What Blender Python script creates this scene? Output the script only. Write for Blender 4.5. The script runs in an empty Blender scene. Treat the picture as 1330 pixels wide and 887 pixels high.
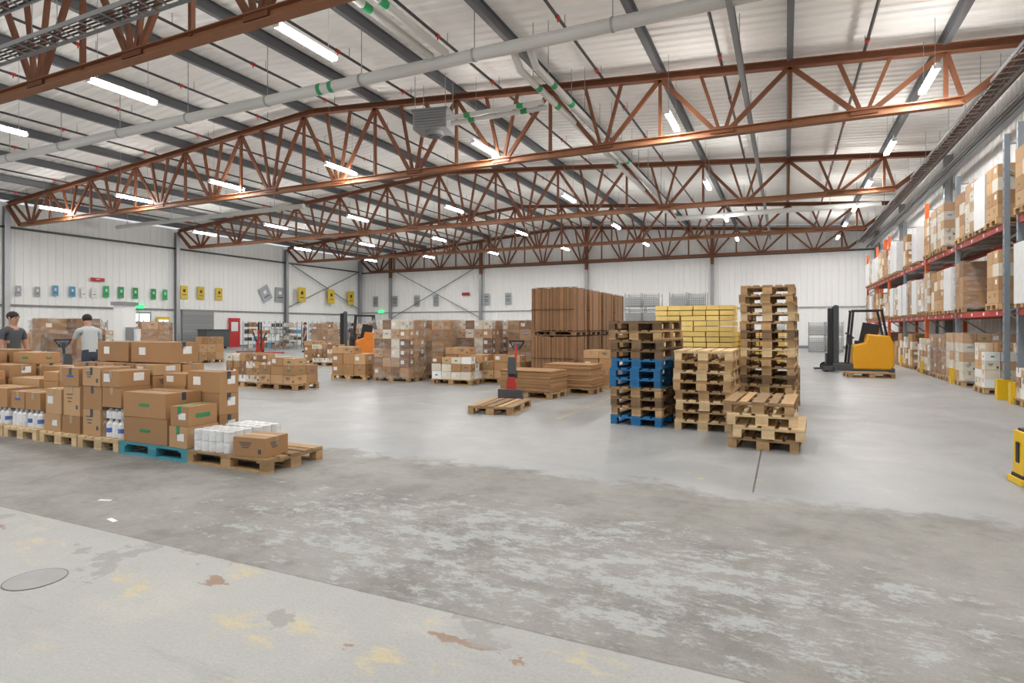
import bpy, math, random
from mathutils import Matrix, Vector, Euler
random.seed(7)
scene = bpy.context.scene
COL = scene.collection

# ------------------------------------------------------------------ materials
MATS = {}
def mat(name, col, rough=0.6, metal=0.0, nscale=6.0, namt=0.12, bump=0.0, emit=0.0, var=0.25, alpha=1.0, stretch=(1,1,1)):
    m = bpy.data.materials.new(name); m.use_nodes = True
    nt = m.node_tree; N = nt.nodes; L = nt.links
    b = N['Principled BSDF']
    b.inputs['Roughness'].default_value = rough
    b.inputs['Metallic'].default_value = metal
    MATS[name] = m
    if emit:
        b.inputs['Emission Color'].default_value = (*col[:3], 1); b.inputs['Emission Strength'].default_value = emit
    if namt == 0 and var == 0:
        b.inputs['Base Color'].default_value = (*col[:3], 1); return m
    at = N.new('ShaderNodeAttribute'); at.attribute_name = 'var'
    oi = N.new('ShaderNodeObjectInfo')
    a1 = N.new('ShaderNodeMath'); a1.operation = 'MULTIPLY_ADD'
    L.new(at.outputs['Fac'], a1.inputs[0]); a1.inputs[1].default_value = var; a1.inputs[2].default_value = 1 - var*0.5
    last = a1.outputs[0]
    if namt > 0:
        tc = N.new('ShaderNodeTexCoord')
        no = N.new('ShaderNodeTexNoise'); no.inputs['Scale'].default_value = nscale; no.inputs['Detail'].default_value = 3
        L.new(tc.outputs['Object'], no.inputs['Vector'])
        a2 = N.new('ShaderNodeMath'); a2.operation = 'MULTIPLY_ADD'
        L.new(no.outputs['Fac'], a2.inputs[0]); a2.inputs[1].default_value = namt*2; a2.inputs[2].default_value = 1 - namt
        a3 = N.new('ShaderNodeMath'); a3.operation = 'MULTIPLY'
        L.new(last, a3.inputs[0]); L.new(a2.outputs[0], a3.inputs[1]); last = a3.outputs[0]
    a4 = N.new('ShaderNodeMath'); a4.operation = 'MULTIPLY_ADD'
    L.new(oi.outputs['Random'], a4.inputs[0]); a4.inputs[1].default_value = var*0.5; a4.inputs[2].default_value = 1 - var*0.25
    a5 = N.new('ShaderNodeMath'); a5.operation = 'MULTIPLY'
    L.new(last, a5.inputs[0]); L.new(a4.outputs[0], a5.inputs[1])
    vm = N.new('ShaderNodeVectorMath'); vm.operation = 'SCALE'
    vm.inputs[0].default_value = col[:3]
    L.new(a5.outputs[0], vm.inputs['Scale'])
    L.new(vm.outputs[0], b.inputs['Base Color'])
    if bump and namt > 0:
        bp = N.new('ShaderNodeBump'); bp.inputs['Strength'].default_value = bump; bp.inputs['Distance'].default_value = 0.02
        L.new(no.outputs['Fac'], bp.inputs['Height']); L.new(bp.outputs[0], b.inputs['Normal'])
    return m

mat('wall_white', (.84,.84,.83), .55, namt=0, var=0)
mat('roof_white', (.89,.875,.845), .6, namt=0, var=0)
mat('rust_steel', (.165,.056,.022), .6, namt=.2, nscale=3, var=.25)
mat('brown_steel', (.255,.105,.045), .6, namt=.2, nscale=3, var=.2)
mat('grey_steel', (.13,.135,.145), .5, .2, namt=.08)
mat('galv', (.36,.37,.38), .4, .5, namt=.0)
mat('dark_pipe', (.05,.045,.045), .5, namt=0)
mat('red_paint', (.43,.025,.015), .45)
mat('orange_paint', (.65,.13,.03), .45)
mat('pipe_white', (.56,.56,.54), .4, namt=.0, var=.05)
mat('green_band', (.02,.28,.10), .5)
mat('rackgrey', (.24,.28,.32), .45, .2)
mat('yellow', (.75,.47,.01), .4, var=.1)
mat('truck_yellow', (.80,.38,.012), .3, var=.06, namt=.03)
mat('truck_orange', (.75,.22,.02), .35, var=.06)
mat('black', (.018,.018,.02), .5, namt=0)
mat('darkgrey', (.07,.075,.08), .5, namt=0)
mat('midgrey', (.22,.225,.23), .5, namt=0)
mat('rubber', (.02,.02,.02), .8, namt=0)
mat('carton', (.39,.215,.095), .75, namt=.08, nscale=3, var=.28)
mat('carton_light', (.48,.295,.15), .75, namt=.07, nscale=3, var=.22)
mat('carton_dark', (.25,.132,.062), .8, namt=.12, nscale=5, var=.45)
mat('cream', (.66,.60,.50), .7, var=.15)
mat('tape', (.38,.28,.17), .3, var=.1, namt=0)
mat('tape_green', (.02,.24,.09), .4, var=.1, namt=0)
mat('tape_dark', (.05,.06,.08), .4, namt=.5, nscale=25, var=.1)
mat('label', (.76,.76,.74), .6, namt=.15, nscale=40, var=.1)
mat('print_green', (.03,.22,.08), .6, namt=0)
mat('print_blue', (.02,.09,.36), .6, namt=0)
mat('white_plastic', (.78,.79,.79), .35, var=.08, namt=.05)
mat('blue_pack', (.03,.11,.42), .4)
mat('wood', (.41,.26,.125), .8, namt=.32, nscale=9, bump=.2, var=.65)
mat('wood_dark', (.19,.118,.063), .85, namt=.3, nscale=9, bump=.2, var=.6)
mat('wood_light', (.56,.41,.23), .8, namt=.25, nscale=9, bump=.2, var=.55)
mat('wood_blue', (.012,.13,.30), .7, namt=.25, nscale=8, bump=.2, var=.35)
mat('wood_teal', (.05,.25,.31), .7, namt=.25, nscale=8, bump=.2, var=.35)
mat('wood_yellow', (.88,.64,.20), .6, namt=.1, nscale=5, var=.25)
mat('film_white', (.72,.73,.73), .3, namt=.12, nscale=7, bump=.5, var=.12)
mat('mesh_grey', (.36,.38,.39), .4, .4, var=.3, namt=0)
mat('tag_green', (.03,.34,.11), .5, namt=0); mat('tag_blue', (.10,.30,.46), .5, namt=0)
mat('tag_yellow', (.70,.50,.04), .5, namt=0); mat('tag_grey', (.34,.36,.38), .5, namt=0); mat('tag_red', (.45,.03,.03), .5, namt=0)
mat('door_grey', (.30,.31,.31), .5, namt=0); mat('door_dark', (.08,.085,.09), .5, namt=0)
mat('glass_glow', (.75,.90,.85), .3, emit=.8, namt=0)
mat('exit_glow', (.05,.75,.25), .4, emit=1.2, namt=0)
mat('skin', (.46,.25,.17), .55, var=0, namt=0)
mat('hair', (.02,.014,.010), .7, var=0, namt=0)
mat('eye', (.02,.02,.02), .3, var=0, namt=0)
mat('lip', (.38,.15,.12), .5, var=0, namt=0)
mat('shirt_dark', (.07,.075,.085), .8, var=0, namt=0)
mat('shirt_grey', (.46,.48,.48), .8, var=0, namt=0)
mat('trousers', (.035,.04,.06), .8, var=0, namt=0)
mat('led', (1,.985,.955), .4, emit=66, var=0, namt=0)

def film_mat():
    m = bpy.data.materials.new('stretch_film'); m.use_nodes = True
    nt = m.node_tree; N = nt.nodes; L = nt.links
    for n in list(N): N.remove(n)
    o = N.new('ShaderNodeOutputMaterial'); t = N.new('ShaderNodeBsdfTransparent')
    g = N.new('ShaderNodeBsdfPrincipled'); g.inputs['Base Color'].default_value = (.68,.69,.70,1); g.inputs['Roughness'].default_value = .2
    mx = N.new('ShaderNodeMixShader'); no = N.new('ShaderNodeTexNoise'); no.inputs['Scale'].default_value = 4; no.inputs['Detail'].default_value = 4
    tc = N.new('ShaderNodeTexCoord'); mp = N.new('ShaderNodeMapping'); mp.inputs['Scale'].default_value = (1,1,2.5)
    L.new(tc.outputs['Object'], mp.inputs[0]); L.new(mp.outputs[0], no.inputs['Vector'])
    mr = N.new('ShaderNodeMapRange'); mr.inputs[1].default_value = .45; mr.inputs[2].default_value = .75; mr.inputs[3].default_value = .05; mr.inputs[4].default_value = .42
    L.new(no.outputs['Fac'], mr.inputs[0]); L.new(mr.outputs[0], mx.inputs[0])
    bp = N.new('ShaderNodeBump'); bp.inputs['Strength'].default_value = .6; bp.inputs['Distance'].default_value = .03
    L.new(no.outputs['Fac'], bp.inputs['Height']); L.new(bp.outputs[0], g.inputs['Normal'])
    L.new(t.outputs[0], mx.inputs[1]); L.new(g.outputs[0], mx.inputs[2]); L.new(mx.outputs[0], o.inputs[0])
    MATS['film'] = m
film_mat()

# ------------------------------------------------------------------ mesh builder
class MB:
    def __init__(s): s.v=[]; s.f=[]; s.m=[]; s.r=[]; s.M=Matrix.Identity(4); s.names=[]
    def mi(s, n):
        if n not in s.names: s.names.append(n)
        return s.names.index(n)
    def add(s, vs, fs, m, r=None):
        o=len(s.v); k=s.mi(m); r=random.random() if r is None else r
        s.v += [tuple(s.M @ Vector(p)) for p in vs]
        for f in fs: s.f.append([o+i for i in f]); s.m.append(k); s.r.append(r)
    def box(s, c, d, m, rz=0.0, r=None, taper=1.0):
        x,y,z=d[0]/2,d[1]/2,d[2]/2; cs,sn=math.cos(rz),math.sin(rz); P=[]
        for a,b,q in ((-1,-1,-1),(1,-1,-1),(1,1,-1),(-1,1,-1),(-1,-1,1),(1,-1,1),(1,1,1),(-1,1,1)):
            t = taper if q>0 else 1
            px,py=a*x*t,b*y*t
            P.append((c[0]+px*cs-py*sn, c[1]+px*sn+py*cs, c[2]+q*z))
        s.add(P, [(0,3,2,1),(4,5,6,7),(0,1,5,4),(1,2,6,5),(2,3,7,6),(3,0,4,7)], m, r)
    def b2(s, lo, hi, m, r=None):
        s.box([(lo[i]+hi[i])/2 for i in range(3)], [hi[i]-lo[i] for i in range(3)], m, 0, r)
    def beam(s, p0, p1, w, h, m):
        p0=Vector(p0); p1=Vector(p1); d=(p1-p0).normalized()
        up=Vector((0,0,1)) if abs(d.z)<.98 else Vector((0,1,0))
        sd=d.cross(up).normalized(); u=sd.cross(d)
        P=[]
        for p in (p0,p1):
            for a,b in ((-1,-1),(1,-1),(1,1),(-1,1)): P.append(tuple(p+sd*a*w/2+u*b*h/2))
        s.add(P,[(0,3,2,1),(4,5,6,7),(0,1,5,4),(1,2,6,5),(2,3,7,6),(3,0,4,7)],m)
    def ibeam(s, p0, p1, w, h, m, t=.02):
        u=Vector((0,0,1)); p0=Vector(p0); p1=Vector(p1)
        s.beam(p0,p1,t,h,m)
        s.beam(p0+u*h/2,p1+u*h/2,w,t,m); s.beam(p0-u*h/2,p1-u*h/2,w,t,m)
    def cyl(s, p0, p1, r, m, n=12, r1=None):
        p0=Vector(p0); p1=Vector(p1); d=(p1-p0).normalized(); r1=r if r1 is None else r1
        a=Vector((0,0,1)) if abs(d.z)<.9 else Vector((1,0,0))
        sd=d.cross(a).normalized(); u=sd.cross(d); P=[]
        for p,rr in ((p0,r),(p1,r1)):
            for i in range(n):
                t=2*math.pi*i/n; P.append(tuple(p+sd*math.cos(t)*rr+u*math.sin(t)*rr))
        F=[(i,(i+1)%n,n+(i+1)%n,n+i) for i in range(n)]+[tuple(range(n))[::-1],tuple(range(n,2*n))]
        s.add(P,F,m)
    def prism(s, prof, y0, y1, m):
        n=len(prof); P=[(x,y0,z) for x,z in prof]+[(x,y1,z) for x,z in prof]
        F=[(i,(i+1)%n,n+(i+1)%n,n+i) for i in range(n)]+[tuple(range(n))[::-1],tuple(range(n,2*n))]
        s.add(P,F,m)
    def pallet(s, m, z=0.0, jit=0.0):
        for y in (-.35,0,.35):
            w=.145 if y==0 else .1
            s.box((0,y,z+.011),(1.2,w,.022),m)
            for x in (-.55,0,.55):
                s.box((x,y,z+.061),(.1 if x else .145,w,.078),m)
        for x in (-.5275,0,.5275): s.box((x,0,z+.111),(.145,.8,.022),m)
        for y,w in ((-.3275,.145),(-.17,.1),(0,.145),(.17,.1),(.3275,.145)):
            s.box((0,y,z+.133),(1.2,w,.022),m)
    def carton(s, c, d, m='carton', rz=0.0, tape='tape', style=0):
        x,y,z=c; sx,sy,sz=d
        old=s.M; s.M=old @ Matrix.Translation((x,y,z)) @ Matrix.Rotation(rz,4,'Z')
        s.box((0,0,sz/2),d,m)
        e=.0025
        if tape:
            if sx>=sy:
                s.box((0,0,sz+e/2),(sx,.055,e),tape)
                for q in (-1,1): s.box((q*(sx/2+e/2),0,sz-.045),(e,.055,.09),tape)
            else:
                s.box((0,0,sz+e/2),(.055,sy,e),tape)
                for q in (-1,1): s.box((0,q*(sy/2+e/2),sz-.045),(.055,e,.09),tape)
        k=style
        if k==1:
            for q in (-1,1):
                s.box((0,q*(sy/2+e/2),sz*.5),(sx*.24,e,.035),'print_green')
                s.box((q*(sx/2+e/2),0,sz*.5),(e,sy*.24,.035),'print_green')
        elif k==2:
            s.box((-sx*.2,-(sy/2+e/2),sz*.55),(min(.13,sx*.4),e,min(.10,sz*.5)),'label')
            s.box(((sx/2+e/2),sy*.12,sz*.6),(e,min(.13,sy*.4),min(.10,sz*.5)),'label')
        elif k==3:
            s.box((0,-(sy/2+e/2),sz*.55),(sx*.40,e,.025),'print_blue')
            s.box(((sx/2+e/2),0,sz*.35),(e,sy*.35,.02),'print_blue')
        elif k==4:
            s.box((sx*.15,-(sy/2+e/2),sz*.5),(.11,e,sz*.35),'label')
            s.box((sx/2+e/2,0,sz*.5),(e,sy*.5,.05),'print_green')
        elif k==5:
            for q in (0,1,2):
                s.box((-sx*.12,-(sy/2+e/2),sz*(.72-.12*q)),(sx*(.38-.08*q),e,.012),'darkgrey')
                s.box(((sx/2+e/2),-sy*.1,sz*(.72-.12*q)),(e,sy*(.38-.08*q),.012),'darkgrey')
            s.box((sx*.32,-(sy/2+e/2),sz*.3),(.04,e,.05),'darkgrey')
        s.M=old
    def mesh(s, name):
        me=bpy.data.meshes.new(name); me.from_pydata(s.v,[],s.f)
        for n in s.names: me.materials.append(MATS[n])
        me.polygons.foreach_set('material_index', s.m)
        a=me.attributes.new('var','FLOAT','FACE'); a.data.foreach_set('value', s.r)
        me.update(); return me
    def obj(s, name, loc=(0,0,0), rz=0.0, parent=None, bevel=0, smooth=False):
        me=s.mesh(name+'_mesh'); 
        return put(name, me, loc, rz, parent, bevel, smooth)

def put(name, me, loc=(0,0,0), rz=0.0, parent=None, bevel=0, smooth=False):
    o=bpy.data.objects.new(name, me); COL.objects.link(o)
    o.location=loc; o.rotation_euler=(0,0,rz)
    if parent: o.parent=parent
    if bevel:
        b=o.modifiers.new('bevel','BEVEL'); b.width=bevel; b.segments=2; b.limit_method='ANGLE'; b.angle_limit=.6
    if smooth and me:
        for p in me.polygons: p.use_smooth=True
    return o
def empty(name, loc=(0,0,0), rz=0.0, parent=None):
    o=put(name,None,loc,rz,parent); o.empty_display_size=.1; return o

# ------------------------------------------------------------------ dimensions
XL, XR = -38.2, 5.75
YB, YF = -7.0, 46.7
XM = -16.4
def roofz(x): return 9.75 - .077*abs(x-XM)
ZB = 6.9

# ------------------------------------------------------------------ floor
def floor_mat():
    m=bpy.data.materials.new('painted_worn_concrete'); m.use_nodes=True
    nt=m.node_tree; N=nt.nodes; L=nt.links; b=N['Principled BSDF']
    geo=N.new('ShaderNodeNewGeometry'); sep=N.new('ShaderNodeSeparateXYZ'); L.new(geo.outputs['Position'],sep.inputs[0])
    def noise(sc,det=5,rough=.6,st=(1,1,1),off=(0,0,0)):
        mp=N.new('ShaderNodeMapping'); mp.inputs['Scale'].default_value=st; mp.inputs['Location'].default_value=off
        L.new(geo.outputs['Position'],mp.inputs[0])
        n=N.new('ShaderNodeTexNoise'); n.inputs['Scale'].default_value=sc; n.inputs['Detail'].default_value=det; n.inputs['Roughness'].default_value=rough
        L.new(mp.outputs[0],n.inputs['Vector']); return n.outputs['Fac']
    def mr(v,a,b_,c=0,d=1,smooth=True):
        r=N.new('ShaderNodeMapRange'); r.inputs[1].default_value=a; r.inputs[2].default_value=b_; r.inputs[3].default_value=c; r.inputs[4].default_value=d
        if smooth: r.interpolation_type='SMOOTHSTEP'
        L.new(v,r.inputs[0]); return r.outputs[0]
    def ma(op,a,b_,c=None):
        r=N.new('ShaderNodeMath'); r.operation=op
        for i,q in enumerate((a,b_,c)):
            if q is None: continue
            if isinstance(q,(int,float)): r.inputs[i].default_value=q
            else: L.new(q,r.inputs[i])
        return r.outputs[0]
    def mix(f,a,b_):
        r=N.new('ShaderNodeMix'); r.data_type='RGBA'
        L.new(f,r.inputs[0])
        for i,q in ((6,a),(7,b_)):
            if isinstance(q,tuple): r.inputs[i].default_value=(*q,1)
            else: L.new(q,r.inputs[i])
        return r.outputs[2]
    Y=sep.outputs['Y']; X=sep.outputs['X']
    big=noise(.35,3); med=noise(1.6,6,.65,off=(3,1,0)); fine=noise(9,5,.7); grain=noise(60,2,.6)
    scr=noise(2.2,6,.7,st=(.35,1.6,1),off=(7,2,0))
    far=mix(mr(big,.35,.65),(.275,.285,.29),(.325,.33,.328))
    far=mix(ma('MULTIPLY',mr(med,.50,.72),.35),far,(.39,.39,.38))
    far=mix(ma('MULTIPLY',mr(scr,.55,.72),.30),far,(.21,.21,.20))
    # worn aisle
    worn=mix(mr(med,.35,.62),(.185,.178,.163),(.255,.248,.23))
    worn=mix(ma('MULTIPLY',mr(noise(.8,5,.6,off=(1,31,0)),.5,.62),.5),worn,(.30,.295,.28))
    worn=mix(ma('MULTIPLY',mr(noise(4.5,6,.7,st=(.6,1.4,1),off=(4,3,0)),.55,.66),.35),worn,(.155,.142,.12))
    dx=ma('DIVIDE',ma('ADD',X,1.5),3.0); dy=ma('DIVIDE',ma('SUBTRACT',Y,3.6),1.1)
    rad=ma('ADD',ma('MULTIPLY',dx,dx),ma('MULTIPLY',dy,dy))
    core=mr(rad,0,1.8,.09,-.04)
    pat=noise(3.6,9,.80,st=(.8,1.35,1),off=(11,5,0))
    pm=mr(ma('ADD',pat,core),.575,.64)
    worn=mix(ma('MULTIPLY',pm,.72),worn,(.39,.405,.41))
    pat2=noise(12,7,.8,st=(.5,1.2,1),off=(1,15,0))
    worn=mix(ma('MULTIPLY',mr(ma('ADD',pat2,ma('MULTIPLY',core,.8)),.58,.66),.55),worn,(.37,.375,.37))
    # near strip
    near=mix(mr(big,.3,.7),(.335,.335,.325),(.385,.385,.37))
    near=mix(ma('MULTIPLY',mr(noise(1.1,6,.65,off=(2,9,0)),.52,.64),.55),near,(.44,.43,.39))
    near=mix(ma('MULTIPLY',mr(noise(2.0,6,.7,st=(.7,1.5,1),off=(5,3,0)),.57,.66),.75),near,(.50,.43,.25))
    near=mix(ma('MULTIPLY',mr(noise(1.7,6,.6,st=(.9,1.4,1),off=(15,4,0)),.640,.655),.9),near,(.27,.18,.12))
    near=mix(ma('MULTIPLY',mr(noise(1.3,6,.6,off=(25,14,0)),.60,.62),.8),near,(.28,.275,.26))
    near=mix(ma('MULTIPLY',mr(scr,.56,.68),.35),near,(.27,.27,.26))
    wob=ma('MULTIPLY',ma('SUBTRACT',noise(1.2,5,.7),.5),1.6)
    m2=mr(ma('ADD',Y,wob),5.50,5.80)
    m1=mr(ma('ADD',Y,ma('MULTIPLY',ma('SUBTRACT',fine,.5),.04)),2.665,2.69)
    c=mix(m2,worn,far); c=mix(m1,near,c)
    ym=ma('MULTIPLY',mr(noise(5,5,.7,st=(.6,1,1)),.66,.68),mr(ma('ABSOLUTE',ma('SUBTRACT',Y,6.4),None),.2,1.0,1,0))
    c=mix(ma('MULTIPLY',ym,.7),c,(.55,.43,.16))
    l1=mr(ma('ABSOLUTE',ma('SUBTRACT',Y,10.9),None),.045,.05,1,0)
    l2=mr(ma('ABSOLUTE',ma('SUBTRACT',X,-3.4),None),.045,.05,1,0)
    ll=ma('MULTIPLY',ma('MAXIMUM',ma('MULTIPLY',l1,mr(X,-12,-11.9)),ma('MULTIPLY',l2,mr(Y,9,9.1))),mr(fine,.47,.56))
    ll=ma('MULTIPLY',ll,mr(X,2.0,2.1,1,0))
    c=mix(ma('MULTIPLY',ll,.6),c,(.54,.43,.17))
    j1=mr(ma('ABSOLUTE',ma('SUBTRACT',X,-.27),None),.006,.011,1,0); j1=ma('MULTIPLY',j1,mr(Y,5.75,5.8))
    j2=mr(ma('ABSOLUTE',ma('SUBTRACT',Y,2.68),None),.003,.008,1,0)
    j3=mr(ma('ABSOLUTE',ma('SUBTRACT',Y,14.6),None),.006,.011,1,0)
    jj=ma('MAXIMUM',j1,ma('MAXIMUM',ma('MULTIPLY',j2,.5),j3))
    c=mix(ma('MULTIPLY',jj,.8),c,(.05,.05,.05))
    gm=N.new('ShaderNodeVectorMath'); gm.operation='SCALE'; L.new(c,gm.inputs[0]); L.new(mr(grain,.2,.8,.88,1.10,False),gm.inputs['Scale'])
    L.new(gm.outputs[0],b.inputs['Base Color'])
    r=mr(med,.3,.7,.34,.48); rn=mr(fine,.3,.7,.55,.72)
    rm=N.new('ShaderNodeMix'); rm.data_type='FLOAT'; L.new(m2,rm.inputs[0]); L.new(rn,rm.inputs[2]); L.new(r,rm.inputs[3])
    L.new(rm.outputs[0],b.inputs['Roughness'])
    b.inputs['Specular IOR Level'].default_value=.42
    bp=N.new('ShaderNodeBump'); bp.inputs['Strength'].default_value=.10; bp.inputs['Distance'].default_value=.01
    L.new(fine,bp.inputs['Height']); L.new(bp.outputs[0],b.inputs['Normal'])
    MATS['floor']=m
floor_mat()
b=MB(); b.b2((XL-.3,YB,-.2),(XR+.3,YF+.3,0),'floor'); b.obj('floor')

mat('drain_concrete', (.31,.31,.30), .7, namt=.15, nscale=8, var=0)
def ring(b,r0,r1,z,m,n=40):
    for i in range(n):
        t0=2*math.pi*i/n; t1=2*math.pi*(i+1)/n; P=[]
        for t in (t0,t1):
            for r in (r0,r1): P.append((r*math.cos(t),r*math.sin(t),z))
        b.add(P,[(0,1,3,2)],m,.5)
b=MB(); ring(b,.152,.158,.003,'darkgrey'); b.cyl((0,0,0.0005),(0,0,.002),.153,'drain_concrete',40)
b.obj('floor_drain_cover',(-4.05,1.99,0))
b=MB(); ring(b,.15,.154,.003,'midgrey'); b.cyl((0,0,0.0005),(0,0,.002),.15,'drain_concrete',40)
b.obj('floor_drain_cover',(-1.70,1.50,0))
b=MB()
for (x,y,a) in ((-5.35,3.15,.3),(-4.75,2.85,-.2)):
    b.box((x,y,.002),(.12,.035,.002),'label',a)
b.obj('paper_scraps')

# ------------------------------------------------------------------ walls (ribbed)
def ribwall(name, length, ztop, place, pitch=.4, dep=.03):
    b=MB(); n=int(length/pitch); V=[]; F=[]
    pts=[]
    for i in range(n+1):
        t=i*pitch
        pts += [(t,0),(t+pitch*.70,0),(t+pitch*.78,-dep),(t+pitch*.92,-dep)]
    pts=[p for p in pts if p[0]<=length]+[(length,0)]
    for (t,d) in pts:
        V.append(place(t,d,0)); V.append(place(t,d,ztop(t)))
    for i in range(len(pts)-1): F.append((2*i,2*i+2,2*i+3,2*i+1))
    b.add(V,F,'wall_white',.5)
    return b
b=ribwall('l',YF-YB,lambda t:8.25,lambda t,d,z:(XL+d,YB+t,z))
b.b2((XL-.25,YB,0),(XL-.05,YF,8.25),'wall_white'); b.obj('wall_left')
b=ribwall('f',XR-XL,lambda t:roofz(XL+t)+.35,lambda t,d,z:(XL+t,YF-d,z))
b.add([(XL,YF+.1,0),(XR,YF+.1,0),(XR,YF+.1,roofz(XR)+.4),(XM,YF+.1,roofz(XM)+.4),(XL,YF+.1,roofz(XL)+.4)],[(0,1,2,3,4)],'wall_white')
b.obj('wall_back')
b=ribwall('r',YF-YB,lambda t:8.3,lambda t,d,z:(XR-d,YB+t,z))
b.b2((XR+.06,YB,0),(XR+.2,YF,8.3),'wall_white'); b.obj('wall_right')
b=MB(); b.b2((XL+.04,YB,2.65),(XL+.10,YF-.1,2.75),'midgrey'); b.b2((XL+.04,YB,0),(XL+.1,23.4,.15),'midgrey'); b.b2((XL+.04,30.3,0),(XL+.1,YF-.1,.15),'midgrey')
b.obj('trim_1')
b=MB(); b.b2((XL+.2,YF-.14,6.75),(XR-.1,YF-.05,6.87),'darkgrey'); b.b2((XL+.2,YF-.12,2.9),(XR-.1,YF-.05,2.95),'midgrey')
b.obj('trim_2')
b=MB(); b.b2((XL+.2,YF-.1,0),(XR-.1,YF-.05,.2),'midgrey'); b.obj('baseboard_back')
b=MB(); b.b2((XL+.04,YB,6.85),(XL+.12,YF-.2,6.97),'darkgrey'); b.obj('trim_3')

# ------------------------------------------------------------------ roof deck
b=MB(); V=[];F=[]; pts=[]; pitch=.36; y=YB
while y<YF:
    pts += [(y,0),(y+.13,0),(y+.18,.05),(y+.31,.05)]; y+=pitch
xs=[XL-.1,XM,XR+.1]
for (yy,d) in pts:
    for x in xs: V.append((x,yy,roofz(x)+.42+d))
for i in range(len(pts)-1):
    for k in range(2):
        F.append((3*i+k,3*i+k+1,3*i+3+k+1,3*i+3+k))
b.add(V,F,'roof_white',.5)
for k in range(2):
    x0,x1=xs[k],xs[k+1]
    b.add([(x0,YB,roofz(x0)+.6),(x1,YB,roofz(x1)+.6),(x1,YF+.2,roofz(x1)+.6),(x0,YF+.2,roofz(x0)+.6)],[(0,1,2,3)],'roof_white')
b.obj('ceiling')

px=[3.5-3.4*i for i in range(13)]
for x in px:
    if x<XL+.5: continue
    b=MB(); z=roofz(x)+.24
    b.ibeam((x,YB,z),(x,YF-.05,z),.15,.30,'grey_steel'); b.obj('purlin')
for i in range(12):
    x=1.8-3.4*i; z=roofz(x)+.12
    if x<XL+.5: continue
    b=MB(); b.cyl((x,YB,z),(x,YF-.2,z),.04,'dark_pipe',8)
    y=YB+1.2
    while y<YF-1:
        b.cyl((x,y-.07,z),(x,y+.07,z),.055,'red_paint',8)
        b.cyl((x,y,z-.12),(x,y,z),.015,'red_paint',6)
        b.cyl((x,y+.5,z),(x,y+.5,z+.33),.008,'dark_pipe',5)
        y+=3.2
    b.obj('sprinkler_pipe')

for ty in (-2.3,7.5,17.3,27.1,36.9,46.3):
    b=MB()
    xa,xb=XL+.35,XR-.5
    for (x0,x1) in ((xa,XM),(XM,xb)):
        b.ibeam((x0,ty,roofz(x0)),(x1,ty,roofz(x1)),.22,.18,'rust_steel')
    b.ibeam((xa+1.2,ty,ZB),(xb-1.4,ty,ZB),.22,.18,'brown_steel')
    b.beam((xb-1.4,ty,ZB),(xb,ty,roofz(xb)-.1),.14,.16,'rust_steel')
    b.beam((xa+1.2,ty,ZB),(xa,ty,roofz(xa)-.1),.14,.16,'rust_steel')
    x=3.5
    while x>xa+3.4:
        bn=x-1.7
        for q in (0,1.13,2.27,3.4):
            tx=x-q
            b.beam((bn+(.18 if q<1.7 else -.18)*(1 if q in(0,3.4) else .4),ty,ZB+.06),(tx,ty,roofz(tx)-.06),.09,.12 if q in (0,3.4) else .09,'rust_steel')
        b.beam((x,ty,ZB+.05),(x,ty,roofz(x)-.05),.09,.09,'rust_steel')
        b.b2((bn-.3,ty-.06,ZB-.02),(bn+.3,ty+.06,ZB+.16),'rust_steel')
        x-=3.4
    b.beam((xb-1.4,ty,ZB),(3.5,ty,roofz(3.5)-.05),.08,.1,'rust_steel')
    b.obj('roof_truss')
for ty in (-2.3,7.5,17.3,27.1,36.9,46.3):
    for sx,x in ((1,XL+.22),(-1,XR-.2)):
        b=MB(); b.b2((x-.13,ty-.13,0),(x-.11,ty+.13,8.0),'galv'); b.b2((x+.11,ty-.13,0),(x+.13,ty+.13,8.0),'galv'); b.b2((x-.11,ty-.015,0),(x+.11,ty+.015,8.0),'galv')
        b.b2((x-.15,ty-.2,0),(x+.15,ty+.2,.03),'galv'); b.obj('steel_column')
for x in (-34.4,-24.6,-14.8,-5.0):
    b=MB(); y=YF-.3
    b.b2((x-.12,y-.12,0),(x+.12,y+.12,6.2),'galv'); b.b2((x-.12,y-.12,6.2),(x+.12,y+.12,roofz(x)-.1),'rust_steel'); b.b2((x-.2,y-.2,0),(x+.2,y+.15,.03),'galv'); b.obj('steel_column')
b=MB()
b.cyl((-34.2,YF-.25,2.4),(-24.8,YF-.25,7.0),.04,'midgrey',6); b.cyl((-34.2,YF-.3,7.0),(-24.8,YF-.3,2.4),.04,'midgrey',6)
b.obj('wall_cross_brace')
b=MB()
b.cyl((XL+.3,37.1,3.2),(XL+.3,46.1,6.9),.05,'midgrey',6); b.cyl((XL+.35,37.1,6.9),(XL+.35,46.1,3.2),.05,'midgrey',6)
b.obj('wall_cross_brace')

b=MB(); b.ibeam((5.05,YB,7.75),(5.05,YF-.1,7.75),.18,.32,'rust_steel'); b.obj('eaves_girder')
def tray(name,p0,p1,wdir,w=.4):
    b=MB(); p0=Vector(p0);p1=Vector(p1);wd=Vector(wdir)
    for q in (-1,1): b.beam(p0+wd*q*w/2,p1+wd*q*w/2,.02,.08,'galv')
    n=int((p1-p0).length/.35)
    for i in range(n):
        c=p0+(p1-p0)*(i+.5)/n; b.beam(c-wd*w/2,c+wd*w/2,.03,.02,'galv')
    for k in range(4):
        o=wd*(-.14+.09*k); b.cyl(p0+o+Vector((0,0,.03)),p1+o+Vector((0,0,.03)),.018,'dark_pipe',6)
    n=int((p1-p0).length/3)
    for i in range(n+1):
        c=p0+(p1-p0)*(i/max(n,1))
        for q in (-1,1):
            t=c+wd*q*w/2; b.cyl(t,(t.x,t.y,roofz(t.x)+.05),.008,'galv',5)
    return b.obj(name)
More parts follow.
